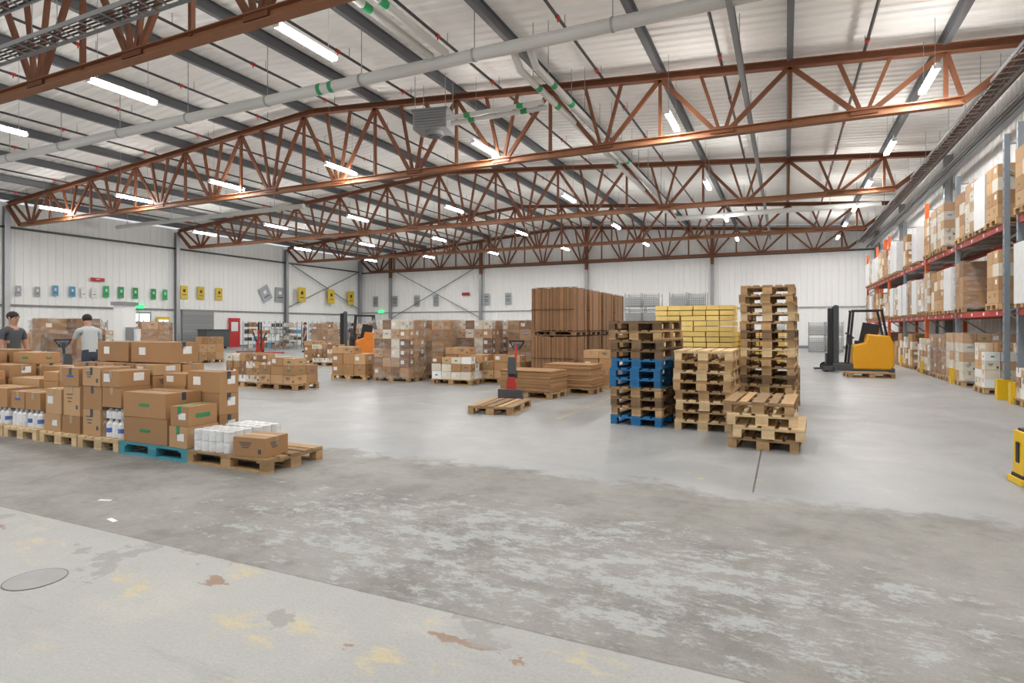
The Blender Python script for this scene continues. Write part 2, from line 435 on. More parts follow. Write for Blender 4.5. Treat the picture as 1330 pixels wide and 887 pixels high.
tray('cable_tray',(4.55,YB,7.25),(4.55,YF-.5,7.25),(1,0,0))
tray('cable_tray',(-30,6.9,7.35),(-7.2,6.9,7.35),(0,1,0),.45)
tray('cable_tray',(-30,6.6,8.1),(-9.5,6.6,8.1),(0,1,0),.3)
b=MB(); b.ibeam((5.2,YB,6.9),(5.2,YF-.6,6.9),.16,.2,'midgrey'); b.cyl((4.95,YB,6.9),(4.95,YF-.6,6.9),.05,'dark_pipe',8); b.obj('wall_rail')
b=MB(); b.ibeam((-1.0,YB,7.9),(-1.0,YF-.8,7.9),.12,.2,'midgrey'); 
for y in range(-5,46,5): b.cyl((-1.0,y,7.9),(-1.0,y,roofz(-1)+.4),.012,'galv',5)
b.obj('suspended_rail')

def pipe(b,pts,r,m='pipe_white',n=16):
    for i in range(len(pts)-1):
        b.cyl(pts[i],pts[i+1],r,m,n)
    for p in pts[1:-1]:
        P=[];F=[];k=8
        for a in range(k+1):
            for c in range(n):
                th=math.pi*a/k; ph=2*math.pi*c/n
                P.append((p[0]+r*1.05*math.sin(th)*math.cos(ph),p[1]+r*1.05*math.sin(th)*math.sin(ph),p[2]+r*1.05*math.cos(th)))
        for a in range(k):
            for c in range(n): F.append((a*n+c,(a+1)*n+c,(a+1)*n+(c+1)%n,a*n+(c+1)%n))
        b.add(P,F,m)
def hang(b,x,y,z):
    b.cyl((x,y,z),(x,y,roofz(x)+.4),.012,'galv',5)
b=MB(); pipe(b,[(XL+.3,12.5,8.05),(1.2,12.5,8.05),(1.2,12.5,8.6)],.15)
x=0
while x>-36:
    hang(b,x,12.5,8.1); b.cyl((x-.03,12.5,8.05),(x+.03,12.5,8.05),.165,'galv',16); x-=3.4
for x in (-11.2,-11.6): b.cyl((x-.07,12.5,8.05),(x+.07,12.5,8.05),.153,'green_band',16)
b.obj('ventilation_pipe',smooth=False)
b=MB()
for dx in (0,.42):
    pipe(b,[(-7.9+dx,YB,8.15+.0),(-7.9+dx,12.3,8.15)],.09)
    b.cyl((-7.9+dx,9.7,8.15),(-7.9+dx,9.95,8.15),.094,'green_band',12)
    pipe(b,[(-5.9+dx,12.7,8.15),(-5.9+dx,13.2,7.8),(-5.9+dx,33,7.8)],.09)
    for y in (14.2,15.6,22): b.cyl((-5.9+dx,y,7.8),(-5.9+dx,y+.25,7.8),.094,'green_band',12)
    for y in range(14,33,3): hang(b,-5.9+dx,y,7.8)
b.obj('heating_pipe_pair')
b=MB(); 
for dz in (0,.28):
    pipe(b,[(-6.1,15.2+dz,7.75-dz*.2),(-9.2,15.2+dz,7.75-dz*.2)],.07); b.cyl((-8.6,15.2+dz,7.75-dz*.2),(-8.4,15.2+dz,7.75-dz*.2),.074,'green_band',12); b.cyl((-6.9,15.2+dz,7.75-dz*.2),(-6.7,15.2+dz,7.75-dz*.2),.074,'green_band',12)
b.obj('branch_pipe')
b=MB(); pipe(b,[(-5.5,33.4,7.5),(4.2,33.4,7.5)],.13); [hang(b,x,33.4,7.5) for x in (-4,-2,2)]; b.obj('ventilation_pipe')
b=MB(); pipe(b,[(-37,22.5,7.6),(-22,22.5,7.6)],.12); [hang(b,x,22.5,7.6) for x in (-36,-32,-28,-24)]; b.obj('ventilation_pipe')
b=MB(); b.b2((-.55,-.4,-.28),(.55,.4,.28),'galv'); b.b2((-.6,-.45,.28),(.6,.45,.34),'midgrey')
for k in range(6): b.box((0,-.42,-.22+k*.085),(1.0,.05,.02),'midgrey')
b.cyl((0,0,-.28),(0,0,-.4),.3,'midgrey',20); b.cyl((0,0,-.4),(0,0,-.43),.2,'darkgrey',16)
for q in (-1,1):
    for w in (-1,1): b.cyl((q*.5,w*.35,.3),(q*.5,w*.35,1.4),.012,'galv',5)
b.obj('ceiling_unit_heater',(-10.1,15.9,7.95),.2)

# ------------------------------------------------------------------ lights
def fixture_mesh():
    b=MB(); b.b2((-.03,-.8,.045),(.03,.8,.09),'white_plastic')
    b.b2((-.065,-.78,-.04),(.065,.78,.04),'led')
    for q in (-1,1): b.b2((-.07,q*.80-.02,-.045),(.07,q*.80+.02,.05),'white_plastic')
    return b.mesh('led_batten')
FM=fixture_mesh()
spots=[]
xg=[3-5.85*i for i in range(7)]
for y in (1.0,9.0,16.7,24.7,32.7,40.5):
    for x in xg[1:]: spots.append((x,y))
for y in (0,5.5,11,16.4,22,27.4,32.4,37.5,42.5): spots.append((3.0,y))
LD=bpy.data.lights.new('batten_lamp','AREA'); LD.shape='RECTANGLE'; LD.size=.12; LD.size_y=1.5; LD.energy=115; LD.color=(1,.98,.955)
for (x,y) in spots:
    o=put('led_batten_light',FM,(x,y,7.2))
    l=bpy.data.objects.new('lamp',LD); COL.objects.link(l); l.parent=o; l.location=(0,0,-.05)
    b=MB(); 
    for q in (-.6,.6): b.cyl((0,q,.09),(0,q,roofz(x)+.1-7.2),.006,'galv',4)
    h=b.obj('suspension_wire',parent=o)

# ------------------------------------------------------------------ doors / signs on left wall
def wallbox(name,y0,y1,z0,z1,m,d=.06,x=XL+.12):
    b=MB(); b.b2((x,y0,z0),(x+d,y1,z1),m); return b
b=wallbox('',23.7,25.3,0,2.5,'midgrey'); b.b2((XL+.18,23.8,.1),(XL+.2,24.46,2.4),'glass_glow'); b.b2((XL+.18,24.54,.1),(XL+.2,25.2,2.4),'glass_glow'); b.obj('door_1')
b=wallbox('',25.7,26.6,0,2.2,'tag_yellow'); b.b2((XL+.18,25.8,.9),(XL+.2,26.5,2.0),'glass_glow'); b.obj('door_2')
b=wallbox('',27.5,30.0,0,2.7,'door_grey')
for k in range(12): b.b2((XL+.18,27.55,.1+k*.21),(XL+.2,29.95,.26+k*.21),'door_grey')
b.obj('door_3')
b=wallbox('',31.3,32.3,0,2.2,'tag_red'); b.b2((XL+.18,31.5,1.2),(XL+.2,32.1,1.9),'label'); b.obj('door_4')
def sign(name,x,y,z,w,h,m,axis='x',rot=0):
    b=MB()
    if axis=='x':
        b.box((0,0,0),(.03,w,h),m); b.box((.018,0,h*.12),(.006,w*.3,h*.22),'black' if m=='tag_yellow' else 'label'); b.box((.018,0,-h*.2),(.006,w*.6,h*.05),'black')
    else:
        b.box((0,0,0),(w,.03,h),m); b.box((0,-.018,h*.2),(w*.7,.006,h*.06),'black'); b.box((0,-.018,-h*.05),(w*.6,.006,h*.05),'black'); b.box((0,-.018,-h*.2),(w*.6,.006,h*.05),'black')
    o=b.obj(name,(x,y,z))
    if rot: o.rotation_euler=(rot,0,0)
xs_=XL+.12
for y in (22.5,23.4,24.3,25.5,26.3): sign('green_bay_sign',xs_,y,3.7,.32,.70,'tag_green')
for y in (19.7,20.6): sign('blue_bay_sign',xs_,y,3.6,.30,.60,'tag_blue')
for y in (21.2,21.8): sign('pale_bay_sign',xs_,y,3.6,.28,.60,'label')
for y in (17.9,18.8): sign('grey_bay_sign',xs_,y,3.5,.26,.55,'tag_grey')
for y in (27.7,29.0,30.5): sign('yellow_bay_sign',xs_,y,3.95,.55,.9,'tag_yellow')
for y in (38.4,42.0,44.7): sign('yellow_bay_sign',xs_+.35,y,4.3,.85,1.25,'tag_yellow')
for y,r in ((34.8,.5),(36.3,0)): sign('grey_bay_sign',xs_,y,4.2,1.0,1.2,'tag_grey',rot=r)
sign('red_bay_sign',xs_,22.0,4.4,.8,.22,'tag_red')
for x in (-36.3,-34.0,-31.5,-29.4,-24.1,-22.0): sign('grey_wall_poster',x,YF-.14,4.0,.55,1.0,'tag_grey','y',)
sign('red_wall_sign',-26.2,YF-.16,4.5,.8,.25,'tag_red','y')
b=MB(); b.box((0,0,0),(.6,.06,.25),'exit_glow'); b.obj('exit_sign',(-35.6,YF-.2,3.0))
b=MB(); b.box((0,0,0),(.06,.6,.25),'exit_glow'); b.obj('exit_sign',(XL+.2,24.5,2.85))

# ------------------------------------------------------------------ pallets
def pmesh(m):
    b=MB(); b.pallet(m); return b.mesh('pallet_'+m)
PM={k:pmesh(k) for k in ('wood','wood_dark','wood_light','wood_blue','wood_teal')}
def pallet(x,y,rz=0,kind='wood',name='wooden_pallet'): return put(name,PM[kind],(x,y,0),rz)
def stack(x,y,rz,kinds,jit=.012,jr=.015,tilt=0):
    e=empty('pallet_stack',(x,y,0),rz)
    for i,k in enumerate(kinds):
        o=put('pallet_%d'%(i+1),PM[k],(random.uniform(-jit,jit)*(i>0),random.uniform(-jit,jit)*(i>0),i*.1455),random.uniform(-jr,jr)*(i>0),e)
        if i%2: o.rotation_euler[2]+=math.pi
    return e
R90=math.pi/2
W,D,LT,BL='wood','wood_dark','wood_light','wood_blue'
stack(-2.02,9.55,R90-.10,[BL,W,D,W,BL,BL,BL,D,D,W,D],.03,.03)
stack(-1.08,9.50,R90-.02,[LT,W,LT,W,W,LT,W,LT],.02,.02)
stack(-.24,10.95,R90-.06,[W,W,LT,W,D,W,W,LT,W,D,W,LT,W,W,W],.02,.03)
st=stack(-.22,8.42,R90-.06,[W,LT,LT,W],.06,.12)
b=MB()
for i in range(7): b.M=Matrix.Translation((random.uniform(-.01,.01),0,i*.1455)); b.pallet('wood_light')
b.M=Matrix.Identity(4)
for i in range(6):
    for j in range(2):
        h0=1.02
        for k in range(9):
            b.box((-.60+.24*i+random.uniform(-.01,.01),-.2+.4*j,h0+.05+k*.100),(.225,.385,.085),'wood_yellow',random.uniform(-.03,.03))
b.obj('yellow_pallet_collar_stack',(-1.58,12.0,0),-.05)
b=MB()
for i in range(5): b.M=Matrix.Translation((0,0,i*.1455)); b.pallet('wood')
b.M=Matrix.Identity(4)
for i in range(5):
    for k in range(7): b.box((-.46+.23*i,0,.78+k*.098),(.215,.78,.085),'wood_yellow')
b.obj('yellow_pallet_collar_stack',(-.35,12.9,0),0)
pallet(2.25,20.6,.15,'wood')
pallet(-4.68,9.60,R90+.13,'wood')

# ------------------------------------------------------------------ pallet trucks
def pallet_truck(name,loc,rz,col='red_paint',big=1.0):
    e=empty(name,loc,rz)   # forks toward -y
    b=MB()
    for q in (-1,1):
        b.box((q*.19,-.62,.060),(.15,1.15,.045),col); b.cyl((q*.19-.05,-1.1,.03),(q*.19+.05,-1.1,.03),.03,'rubber',12)
    b.obj('forks',parent=e,bevel=.006)
    if big>1:
        b=MB(); b.box((0,.06,.30),(.50,.16,.42),col,taper=.85); b.box((0,.20,.42),(.42,.22,.62),col,taper=.8); b.box((0,.20,.76),(.30,.18,.08),'black')
        b.obj('power_unit',parent=e,bevel=.02)
    else:
        b=MB(); b.box((0,.0,.16),(.50,.10,.24),'darkgrey'); b.box((0,.06,.36),(.20,.12,.30),col,taper=.75); b.cyl((0,.16,.12),(0,.16,.5),.05,'darkgrey',14); b.box((0,.15,.56),(.16,.14,.16),'black'); b.box((0,.10,.74),(.17,.10,.34),'darkgrey',taper=.85)
        b.obj('hydraulic_unit',parent=e,bevel=.01)
    b=MB(); b.cyl((0,.18,.25),(0,.40,1.16),.028,'red_paint' if big==1 and col=='red_paint' else 'black',10); b.cyl((-.16,.43,1.22),(.16,.43,1.22),.022,'black',10)
    b.cyl((-.16,.43,1.22),(-.06,.41,1.06),.018,'black',8); b.cyl((.16,.43,1.22),(.06,.41,1.06),.018,'black',8); b.box((0,.41,1.10),(.12,.08,.14),'darkgrey')
    b.obj('tiller',parent=e)
    b=MB(); b.cyl((-.05,.22,.1),(.05,.22,.1),.1,'rubber',20); b.cyl((-.22,.1,.07),(-.17,.1,.07),.07,'rubber',16); b.cyl((.17,.1,.07),(.22,.1,.07),.07,'rubber',16)
    b.obj('wheels',parent=e)
    if big>1:
        b=MB()
        for q in (-1,1): b.box((q*.22,.02,1.0),(.06,.08,1.6),'black')
        for z in (.6,1.2,1.75): b.box((0,.02,z),(.44,.05,.05),'black')
        b.box((0,.16,1.0),(.4,.1,.7),col)
        b.obj('mast',parent=e)
    return e
pallet_truck('hand_pallet_truck',(-4.93,10.55,0),.13)

def reach_truck(name,loc,rz,body='truck_yellow'):
    e=empty(name,loc,rz)    # forks toward -x
    b=MB()
    prof=[(.02,.12),(1.12,.12),(1.20,.25),(1.20,.95),(1.08,1.22),(.45,1.28),(.38,1.0),(.02,.9)]
    b.prism(prof,-.60,.60,body); o=b.obj('body',parent=e,bevel=.05)
    b=MB(); b.box((.62,0,.10),(1.2,1.1,.14),'darkgrey'); b.b2((-.55,-.60,.06),(.05,-.42,.28),'darkgrey'); b.b2((-.55,.42,.06),(.05,.60,.28),'darkgrey')
    b.b2((-.85,-.60,.05),(-.5,-.46,.20),'darkgrey'); b.b2((-.85,.46,.05),(-.5,.60,.20),'darkgrey'); b.obj('chassis_legs',parent=e,bevel=.01)
    b=MB()
    for q in (-1,1):
        b.b2((-.52,q*.36-.05,.10),(-.36,q*.36+.05,2.22),'darkgrey'); b.b2((-.66,q*.28-.04,.10),(-.53,q*.28+.04,2.15),'black')
    for z in (.5,1.2,1.9,2.18): b.b2((-.48,-.36,z),(-.40,.36,z+.07),'darkgrey')
    b.cyl((-.45,-.1,.2),(-.45,-.1,2.0),.04,'galv',10); b.cyl((-.45,.1,.2),(-.45,.1,2.0),.04,'galv',10)
    b.b2((-.74,-.36,.12),(-.67,.36,.62),'black'); b.obj('mast',parent=e)
    b=MB()
    for q in (-1,1): b.b2((-1.1,q*.2-.06,.06),(-.72,q*.2+.06,.10),'black')
    b.obj('forks',parent=e)
    b=MB()
    for q in (-1,1):
        b.beam((-.10,q*.5,.28),(.05,q*.5,2.05),.07,.07,'black'); b.beam((1.0,q*.45,1.22),(.85,q*.5,2.05),.07,.07,'black'); b.beam((.0,q*.5,2.05),(.9,q*.5,2.05),.07,.06,'black')
    for k in range(7): b.beam((.05+k*.135,-.5,2.06),(.05+k*.135,.5,2.06),.03,.04,'black')
    b.obj('overhead_guard',parent=e)
    b=MB(); b.b2((.15,-.28,.92),(.55,.28,1.05),'black'); b.beam((.50,0,1.0),(.62,0,1.62),.5,.1,'black'); b.cyl((.0,-.3,.9),(-.05,-.3,1.2),.02,'black',8); b.cyl((-.05,-.3,1.2),(-.02,-.3,1.24),.16,'black',16)
    b.b2((-.08,.05,.9),(.08,.45,1.15),'darkgrey'); b.obj('seat_and_console',parent=e,bevel=.02)
    b=MB(); b.cyl((.85,-.15,.17),(.85,.15,.17),.17,'rubber',20)
    for q in (-1,1): b.cyl((-.75,q*.53-.05,.14),(-.75,q*.53+.05,.14),.14,'rubber',20)
    b.obj('wheels',parent=e); return e
reach_truck('reach_truck',(1.98,23.0,0),0)
reach_truck('reach_truck',(-18.6,22.3,0),.75,'truck_orange')
pallet_truck('electric_stacker',(-28.6,25.6,0),-.8,big=2)
pallet_truck('electric_stacker',(-26.9,24.3,0),2.4,big=2)

b=MB()
b.box((0,0,.28),(.30,.22,.44),'yellow',taper=.94); b.box((0,0,.03),(.36,.30,.06),'yellow'); b.box((0,0,.51),(.22,.2,.03),'black')
for q in (-1,1): b.box((q*.06,-.112,.33),(.05,.012,.10),'black')
b.box((-.152,0,.30),(.012,.06,.2),'black'); b.cyl((0,0,.5),(0,0,.56),.03,'black',10)
b.cyl((-.1,-.12,.06),(-.1,.12,.06),.06,'rubber',12)
b.obj('yellow_floor_guard_post',(2.17,7.2,0),.1,bevel=.02)

# ------------------------------------------------------------------ cartons near-left
def carton(x0,y0,z0,sx,sy,sz,m='carton',rz=0,tape='tape',style=0,name='cardboard_box'):
    b=MB(); b.carton((0,0,0),(sx,sy,sz),m,0,tape,style)
    return b.obj(name,(x0,y0,z0+.001),rz,bevel=.004)
def colstack(x,y,w,d,H,z=.146,hs=None):
    while z<H-.12:
        h=random.choice((.20,.25,.29,.33)) if not hs else hs.pop(0)
        h=min(h,H-z) if H-z-h<.1 else h
        carton(x+random.uniform(-.010,.010),y+random.uniform(-.010,.010),z,w-.026,d-.026,h-.003,random.choice(('carton','carton','carton_light')),random.uniform(-.03,.03),random.choice(('tape','tape','tape_dark')),random.choice((0,0,1,2,5,5,3,4)))
        z+=h
    return z
def jugpack(x,y,z,nx,ny,nz=1,name='white_bottle_pack',lab='blue_pack',rz=0,cell=.115,h=.23):
    b=MB()
    for k in range(nz):
        for i in range(nx):
            for j in range(ny):
                cx=(i-(nx-1)/2)*cell; cy=(j-(ny-1)/2)*cell; zz=k*h
                b.cyl((cx,cy,zz),(cx,cy,zz+h*.72),cell*.47,'white_plastic',12)
                b.cyl((cx,cy,zz+h*.72),(cx,cy,zz+h*.88),cell*.47,'white_plastic',12,r1=cell*.2)
                b.cyl((cx,cy,zz+h*.88),(cx,cy,zz+h*.985),cell*.2,'white_plastic',10)
                if lab and (i+j)%2==0: b.cyl((cx,cy,zz+h*.25),(cx,cy,zz+h*.5),cell*.475,lab,12)
        b.box((0,0,k*h+h*.43),(nx*cell+.004,ny*cell+.004,h*.84),'film')
    return b.obj(name,(x,y,z+.001),rz)

for cx in (-11.85,-11.03,-10.2,-9.37,-8.5,-7.66): pallet(cx,5.02,R90+random.uniform(-.01,.01),random.choice(('wood','wood_light')))
jugpack(-7.47,4.66,.146,3,3,1)
jugpack(-7.47,4.66,.38,3,3,1,lab=None,h=.12)
colstack(-7.47,4.66,.39,.40,1.0,z=.52)
colstack(-7.87,4.66,.39,.40,1.0)
zt=colstack(-7.47,5.07,.39,.40,1.02); zt=colstack(-7.87,5.07,.39,.40,1.02)
colstack(-7.47,5.44,.39,.34,1.02); colstack(-7.87,5.44,.39,.34,1.02)
carton(-7.68,5.3,1.03,.76,.42,.27,'carton',.02,'tape_dark',2); 
colstack(-8.70,4.66,.39,.40,.78,hs=[.22,.33,.22]); colstack(-8.30,4.66,.39,.40,.98,hs=[.22,.38,.24])
colstack(-8.70,5.07,.39,.40,1.02,hs=[.30,.30,.28]); colstack(-8.30,5.07,.39,.40,1.02,hs=[.30,.30,.28])
colstack(-8.5,5.45,.78,.34,1.0)
carton(-8.48,5.3,1.03,.72,.40,.27,'carton',-.03,'tape_dark',2)
jugpack(-9.2,4.66,.146,3,3,1); jugpack(-9.57,4.66,.146,3,3,1,lab=None)
colstack(-9.2,4.66,.37,.38,.62,z=.385); colstack(-9.57,4.66,.37,.38,.62,z=.385)
colstack(-9.2,5.07,.38,.38,.98); colstack(-9.57,5.07,.38,.38,.86)
colstack(-9.37,5.44,.76,.34,1.05)
for cx,H in ((-10.2,.75),(-11.03,.95),(-11.85,1.1)):
    jugpack(cx+.2,4.66,.146,3,3,1)
    colstack(cx+.2,4.66,.38,.38,H-.1,z=.385); colstack(cx-.2,4.66,.38,.38,H-.1)
    colstack(cx,5.07,.76,.38,H); colstack(cx,5.44,.76,.34,H+.15)
pallet(-6.60,4.80,0,'wood_teal')
carton(-6.77,4.66,.146,.78,.46,.295,'carton',.0,'tape_green',1)
carton(-6.79,4.66,.445,.74,.46,.29,'carton',.02,'tape_dark',1)
carton(-6.18,4.62,.146,.30,.40,.24,'carton_light',0,'tape_green',4)
carton(-6.18,4.62,.39,.28,.38,.22,'carton',.05,'tape_green',4)
colstack(-6.95,5.05,.44,.28,.92); 
z=.146
for h in (.30,.26,.26): carton(-6.40,5.04,z,.56,.27,h-.003,'carton',random.uniform(-.02,.02),'tape_dark',2); z+=h
pallet(-5.40,4.80,0,'wood')
def softpack(x,y,z,rz=0):
    b=MB()
    for k in range(2):
        for i in range(5):
            for j in range(3):
                b.cyl(((i-2)*.112,(j-1)*.112,k*.115),((i-2)*.112,(j-1)*.112,k*.115+.11),.055,'white_plastic',14)
    b.box((0,0,.115),(.57,.345,.235),'film')
    return b.obj('wrapped_paper_roll_pack',(x,y,z+.001),rz,bevel=.0)
softpack(-5.68,4.60,.146,.03); softpack(-5.66,4.98,.146,-.04)
carton(-5.10,4.60,.146,.42,.34,.20,'carton',.10,'tape',5)

# ------------------------------------------------------------------ mid-hall carton pallets
def loadmesh(nm,nx,ny,hs,mats,pk='wood',film=None,miss=0.0,fw=1.16,fd=.78,seed=1,base=True,styles=(0,0,1,2,2,3,5),jag=0.0,cm=None):
    random.seed(seed); b=MB()
    if base: b.pallet(pk)
    z=.145; 
    w=fw/nx; d=fd/ny
    for li,h in enumerate(hs):
        for i in range(nx):
            for j in range(ny):
                if li==len(hs)-1 and random.random()<miss: continue
                x=(i-(nx-1)/2)*w+random.uniform(-jag,jag); y=(j-(ny-1)/2)*d+random.uniform(-jag,jag)
                hh=h*(1 if jag==0 or li<len(hs)-1 else random.uniform(.7,1))
                b.carton((x,y,z),(w-.012,d-.012,hh-.006),random.choice(mats),random.uniform(-.012,.012),random.choice(('tape','tape',None)),random.choice(styles))
        z+=h
    if film: 
        b.box((0,0,(z+.1)/2+.0),(fw+.05,fd+.05,z-.1+.04),film)
    return b.mesh(nm)
C=['carton','carton','carton_light']; CW=['carton','carton_light','white_plastic','cream','carton_dark']
LM={}
LM['low1']=loadmesh('low1',3,2,[.22,.22,.22],C,miss=.35,seed=3,jag=.01)
LM['low2']=loadmesh('low2',4,3,[.2,.2,.2],CW,miss=.4,seed=4,jag=.01)
LM['low3']=loadmesh('low3',3,2,[.3,.3,.25],C,miss=.4,seed=5,jag=.01)
LM['mixw']=loadmesh('mixw',5,3,[.17,.17,.17,.2],['white_plastic','cream','carton','carton_light','carton','carton_dark'],miss=.4,seed=15,jag=.01)
LM['tall1']=loadmesh('tall1',3,2,[.32,.32,.32,.32,.28],['carton','carton','carton_dark','carton_light'],film='film',miss=.2,seed=6)
LM['tall2']=loadmesh('tall2',4,3,[.26]*6,['carton','carton','carton_light','cream','carton_dark'],film='film',miss=.3,seed=7)
LM['tall3']=loadmesh('tall3',2,2,[.40,.40,.40,.38],['carton','carton_dark'],film='film',miss=.2,seed=8)
LM['tallbox']=loadmesh('tallbox',3,2,[.32,.32,.32],C,miss=.2,seed=9)
LM['rk1']=loadmesh('rk1',3,2,[.28,.28,.28,.28],['carton_light','cream','carton'],seed=10)
LM['rk2']=loadmesh('rk2',4,2,[.24]*5,['cream','carton_light'],seed=11,film='film')
LM['rk3']=loadmesh('rk3',2,2,[.36,.36,.36],['white_plastic','film_white'],seed=12,film='film_white')
LM['rk4']=loadmesh('rk4',2,2,[.38,.38,.38],['carton_dark','carton'],seed=13,film='film')
LM['rk5']=loadmesh('rk5',4,3,[.2]*5,['white_plastic','cream','carton_light'],seed=14,miss=.4)
random.seed(21)
def load(k,x,y,rz=0,z=0,name='pallet_of_cartons'): return put(name,LM[k],(x,y,z),rz)
load('mixw',-12.35,10.95,0); load('low1',-11.1,10.85,.02); load('low2',-12.6,11.9,.03)
load('low3',-11.35,13.7,.03)
load('tall2',-9.85,13.7,0); load('tall1',-9.5,14.9,0); load('tall2',-8.35,15.7,.02)
load('tall3',-9.9,16.0,.0); load('low2',-7.95,13.7,.03); load('low1',-6.85,14.4,0); load('low3',-8.1,14.65,0)
load('tall1',-7.0,16.4,0); load('tall2',-8.5,17.3,0); load('tall3',-7.1,18.0,0); load('tall1',-9.9,17.6,0)
load('tall3',-8.4,19.3,0); load('tall2',-10.2,19.4,0)
def flatstack(nm,w,d,h,m='carton',n=None,pk='wood'):
    b=MB(); b.pallet(pk); z=.145; t=.02
    while z<h:
        b.box((random.uniform(-.012,.012),random.uniform(-.012,.012),z+t/2),(w+random.uniform(-.02,.02),d+random.uniform(-.02,.02),t*.94),m,random.uniform(-.006,.006)); z+=t
    return b
flatstack('',1.2,.84,.58).obj('flattened_carton_stack',(-4.98,11.85,0),-.08)
flatstack('',1.15,.8,.66,'carton').obj('flattened_carton_stack',(-4.45,12.95,0),-.03)
def bundle_tower(x,y):
    e=empty('corrugated_board_bundle_stack',(x,y,0))
    b=MB(); b.pallet('wood')
    b.obj('pallet',parent=e)
    for L_ in range(2):
        z0=.146+L_*1.26
        b=MB()
        n=26
        for i in range(n):
            xx=-.58+1.16*(i+.5)/n
            b.box((xx,random.uniform(-.012,.012),z0+.56),(1.16/n*.90,1.10+random.uniform(-.03,.012),1.11+random.uniform(-.04,.015)),'carton_dark')
        for yy in (-.3,.3):
            b.box((0,yy,z0+1.135),(1.19,.02,.008),'black'); b.box((.596,yy,z0+.56),(.006,.02,1.14),'black')
        for zz in (.55,): b.box((0,-.566,z0+zz),(1.19,.006,.015),'black')
        b.obj('bundle_%d'%(L_+1),parent=e)
        if L_==0:
            b=MB(); b.pallet('wood_dark'); o=b.obj('pallet_upper',(0,0,z0+1.145),0,e); o.scale=(1,1.3,.75)
    return e
for i in range(4): bundle_tower(-5.45,14.75+i*1.34)
load('low3',-3.95,14.3,.05); load('tallbox',-3.9,15.4,0); load('low1',-3.1,16.6,0)

def cage(nm,x,y,w,h,levels,d=1.0):
    b=MB(); lh=h/levels; nx=int(w/.95)
    for L_ in range(levels):
        z=L_*lh
        for i in range(nx):
            x0=-w/2+i*w/nx+.02; x1=-w/2+(i+1)*w/nx-.02
            for px_ in (x0,x1-.04):
                for py_ in (-d/2,d/2-.04): b.b2((px_,py_,z),(px_+.04,py_+.04,z+lh-.02),'mesh_grey')
            b.b2((x0,-d/2,z+.08),(x1,d/2,z+.12),'mesh_grey')
            k=0
            while k<lh-.2:
                b.b2((x0,-d/2,z+.14+k),(x1,-d/2+.012,z+.165+k),'mesh_grey'); b.b2((x0,d/2-.012,z+.14+k),(x1,d/2,z+.165+k),'mesh_grey'); k+=.11
            q=x0
            while q<x1: b.b2((q,-d/2-.004,z+.1),(q+.015,-d/2+.004,z+lh-.04),'mesh_grey'); q+=.1
            b.b2((x0+.06,-d/2+.06,z+.13),(x1-.06,d/2-.06,z+lh*.7),'film_white')
    return b.obj(nm,(x,y,0))
cage('wire_mesh_cage_stack',-7.2,33,1.95,3.4,4); cage('wire_mesh_cage_stack',-4.8,33.2,1.95,3.4,4)
cage('wire_mesh_cage_stack',2.2,40.8,1.9,1.85,2); cage('wire_mesh_cage_stack',-.5,40.8,.95,1.85,2)

# ------------------------------------------------------------------ right racking
def rack_run(ys,colf):
    e=empty('pallet_racking',(0,0,0))
    H=5.5
    for i,y in enumerate(ys):
        c=colf(i); b=MB()
        for x in (4.15,5.15):
            b.b2((x-.05,y-.045,0),(x+.05,y+.045,H),c); b.b2((x-.09,y-.08,0),(x+.09,y+.08,.012),'galv')
            for k in range(26): b.b2((x-.052,y-.012,.35+k*.2),(x-.050,y+.012,.40+k*.2),'black')
        z=.3; s=1
        while z<H-.7:
            b.beam((4.15 if s>0 else 5.15,y,z),(5.15 if s>0 else 4.15,y,z+.75),.03,.04,'galv'); z+=.75; s=-s
        for z in (.25,H-.2): b.beam((4.15,y,z),(5.15,y,z),.03,.04,'galv')
        b.obj('upright_frame_%d'%(i+1),parent=e)
        b=MB(); b.b2((3.98,y-.09,0),(4.09,y+.09,.42),'yellow'); b.b2((3.98,y-.10,0),(4.24,y-.075,.42),'yellow'); b.b2((3.98,y+.075,0),(4.24,y+.10,.42),'yellow'); b.obj('post_protector_%d'%(i+1),parent=e)
    b=MB()
    for i in range(len(ys)-1):
        for z in (1.8,3.6):
            for x in (4.15,5.15):
                b.b2((x-.03,ys[i]+.046,z-.065),(x+.03,ys[i+1]-.046,z+.065),'red_paint')
            for k in range(4):
                yy=ys[i]+(ys[i+1]-ys[i])*(k+.5)/4
                b.b2((4.19,yy-.3,z+.02),(5.11,yy-.24,z+.06),'galv'); b.b2((4.19,yy+.24,z+.02),(5.11,yy+.3,z+.06),'galv')
                b.b2((4.114,yy-.05,z-.035),(4.119,yy+.05,z+.035),'label')
    b.obj('load_beams',parent=e)
    return e
run1=[-.4,3.35,7.1,10.85,14.6]; run2=[15.4,19.2,23.0,26.8,30.6,34.4,38.2]
rack_run(run1,lambda i:'rackgrey'); rack_run(run2,lambda i:'rackgrey' if i in(0,1,3) else 'orange_paint')
random.seed(33)
for ys in (run1,run2):
    for i in range(len(ys)-1):
        p=(ys[i+1]-ys[i]-.1)/4
        for lv,z in enumerate((0,1.87,3.67)):
            for k in range(4):
                if random.random()<(.10 if lv else .22): continue
                y=ys[i]+.05+(k+.5)*p
                key=random.choice(('rk1','rk2','rk3','rk4','rk5','rk3','rk1','rk2')) if lv else random.choice(('rk1','rk5','low3','rk2','low2','rk4'))
                load(key,4.63+random.uniform(-.02,.02),y,math.pi*(random.random()<.5),z+.002,'racked_carton_pallet')
b=MB(); b.beam((4.7,39.6,0),(5.2,39.6,6.5),.18,.18,'orange_paint'); b.obj('orange_brace_post')

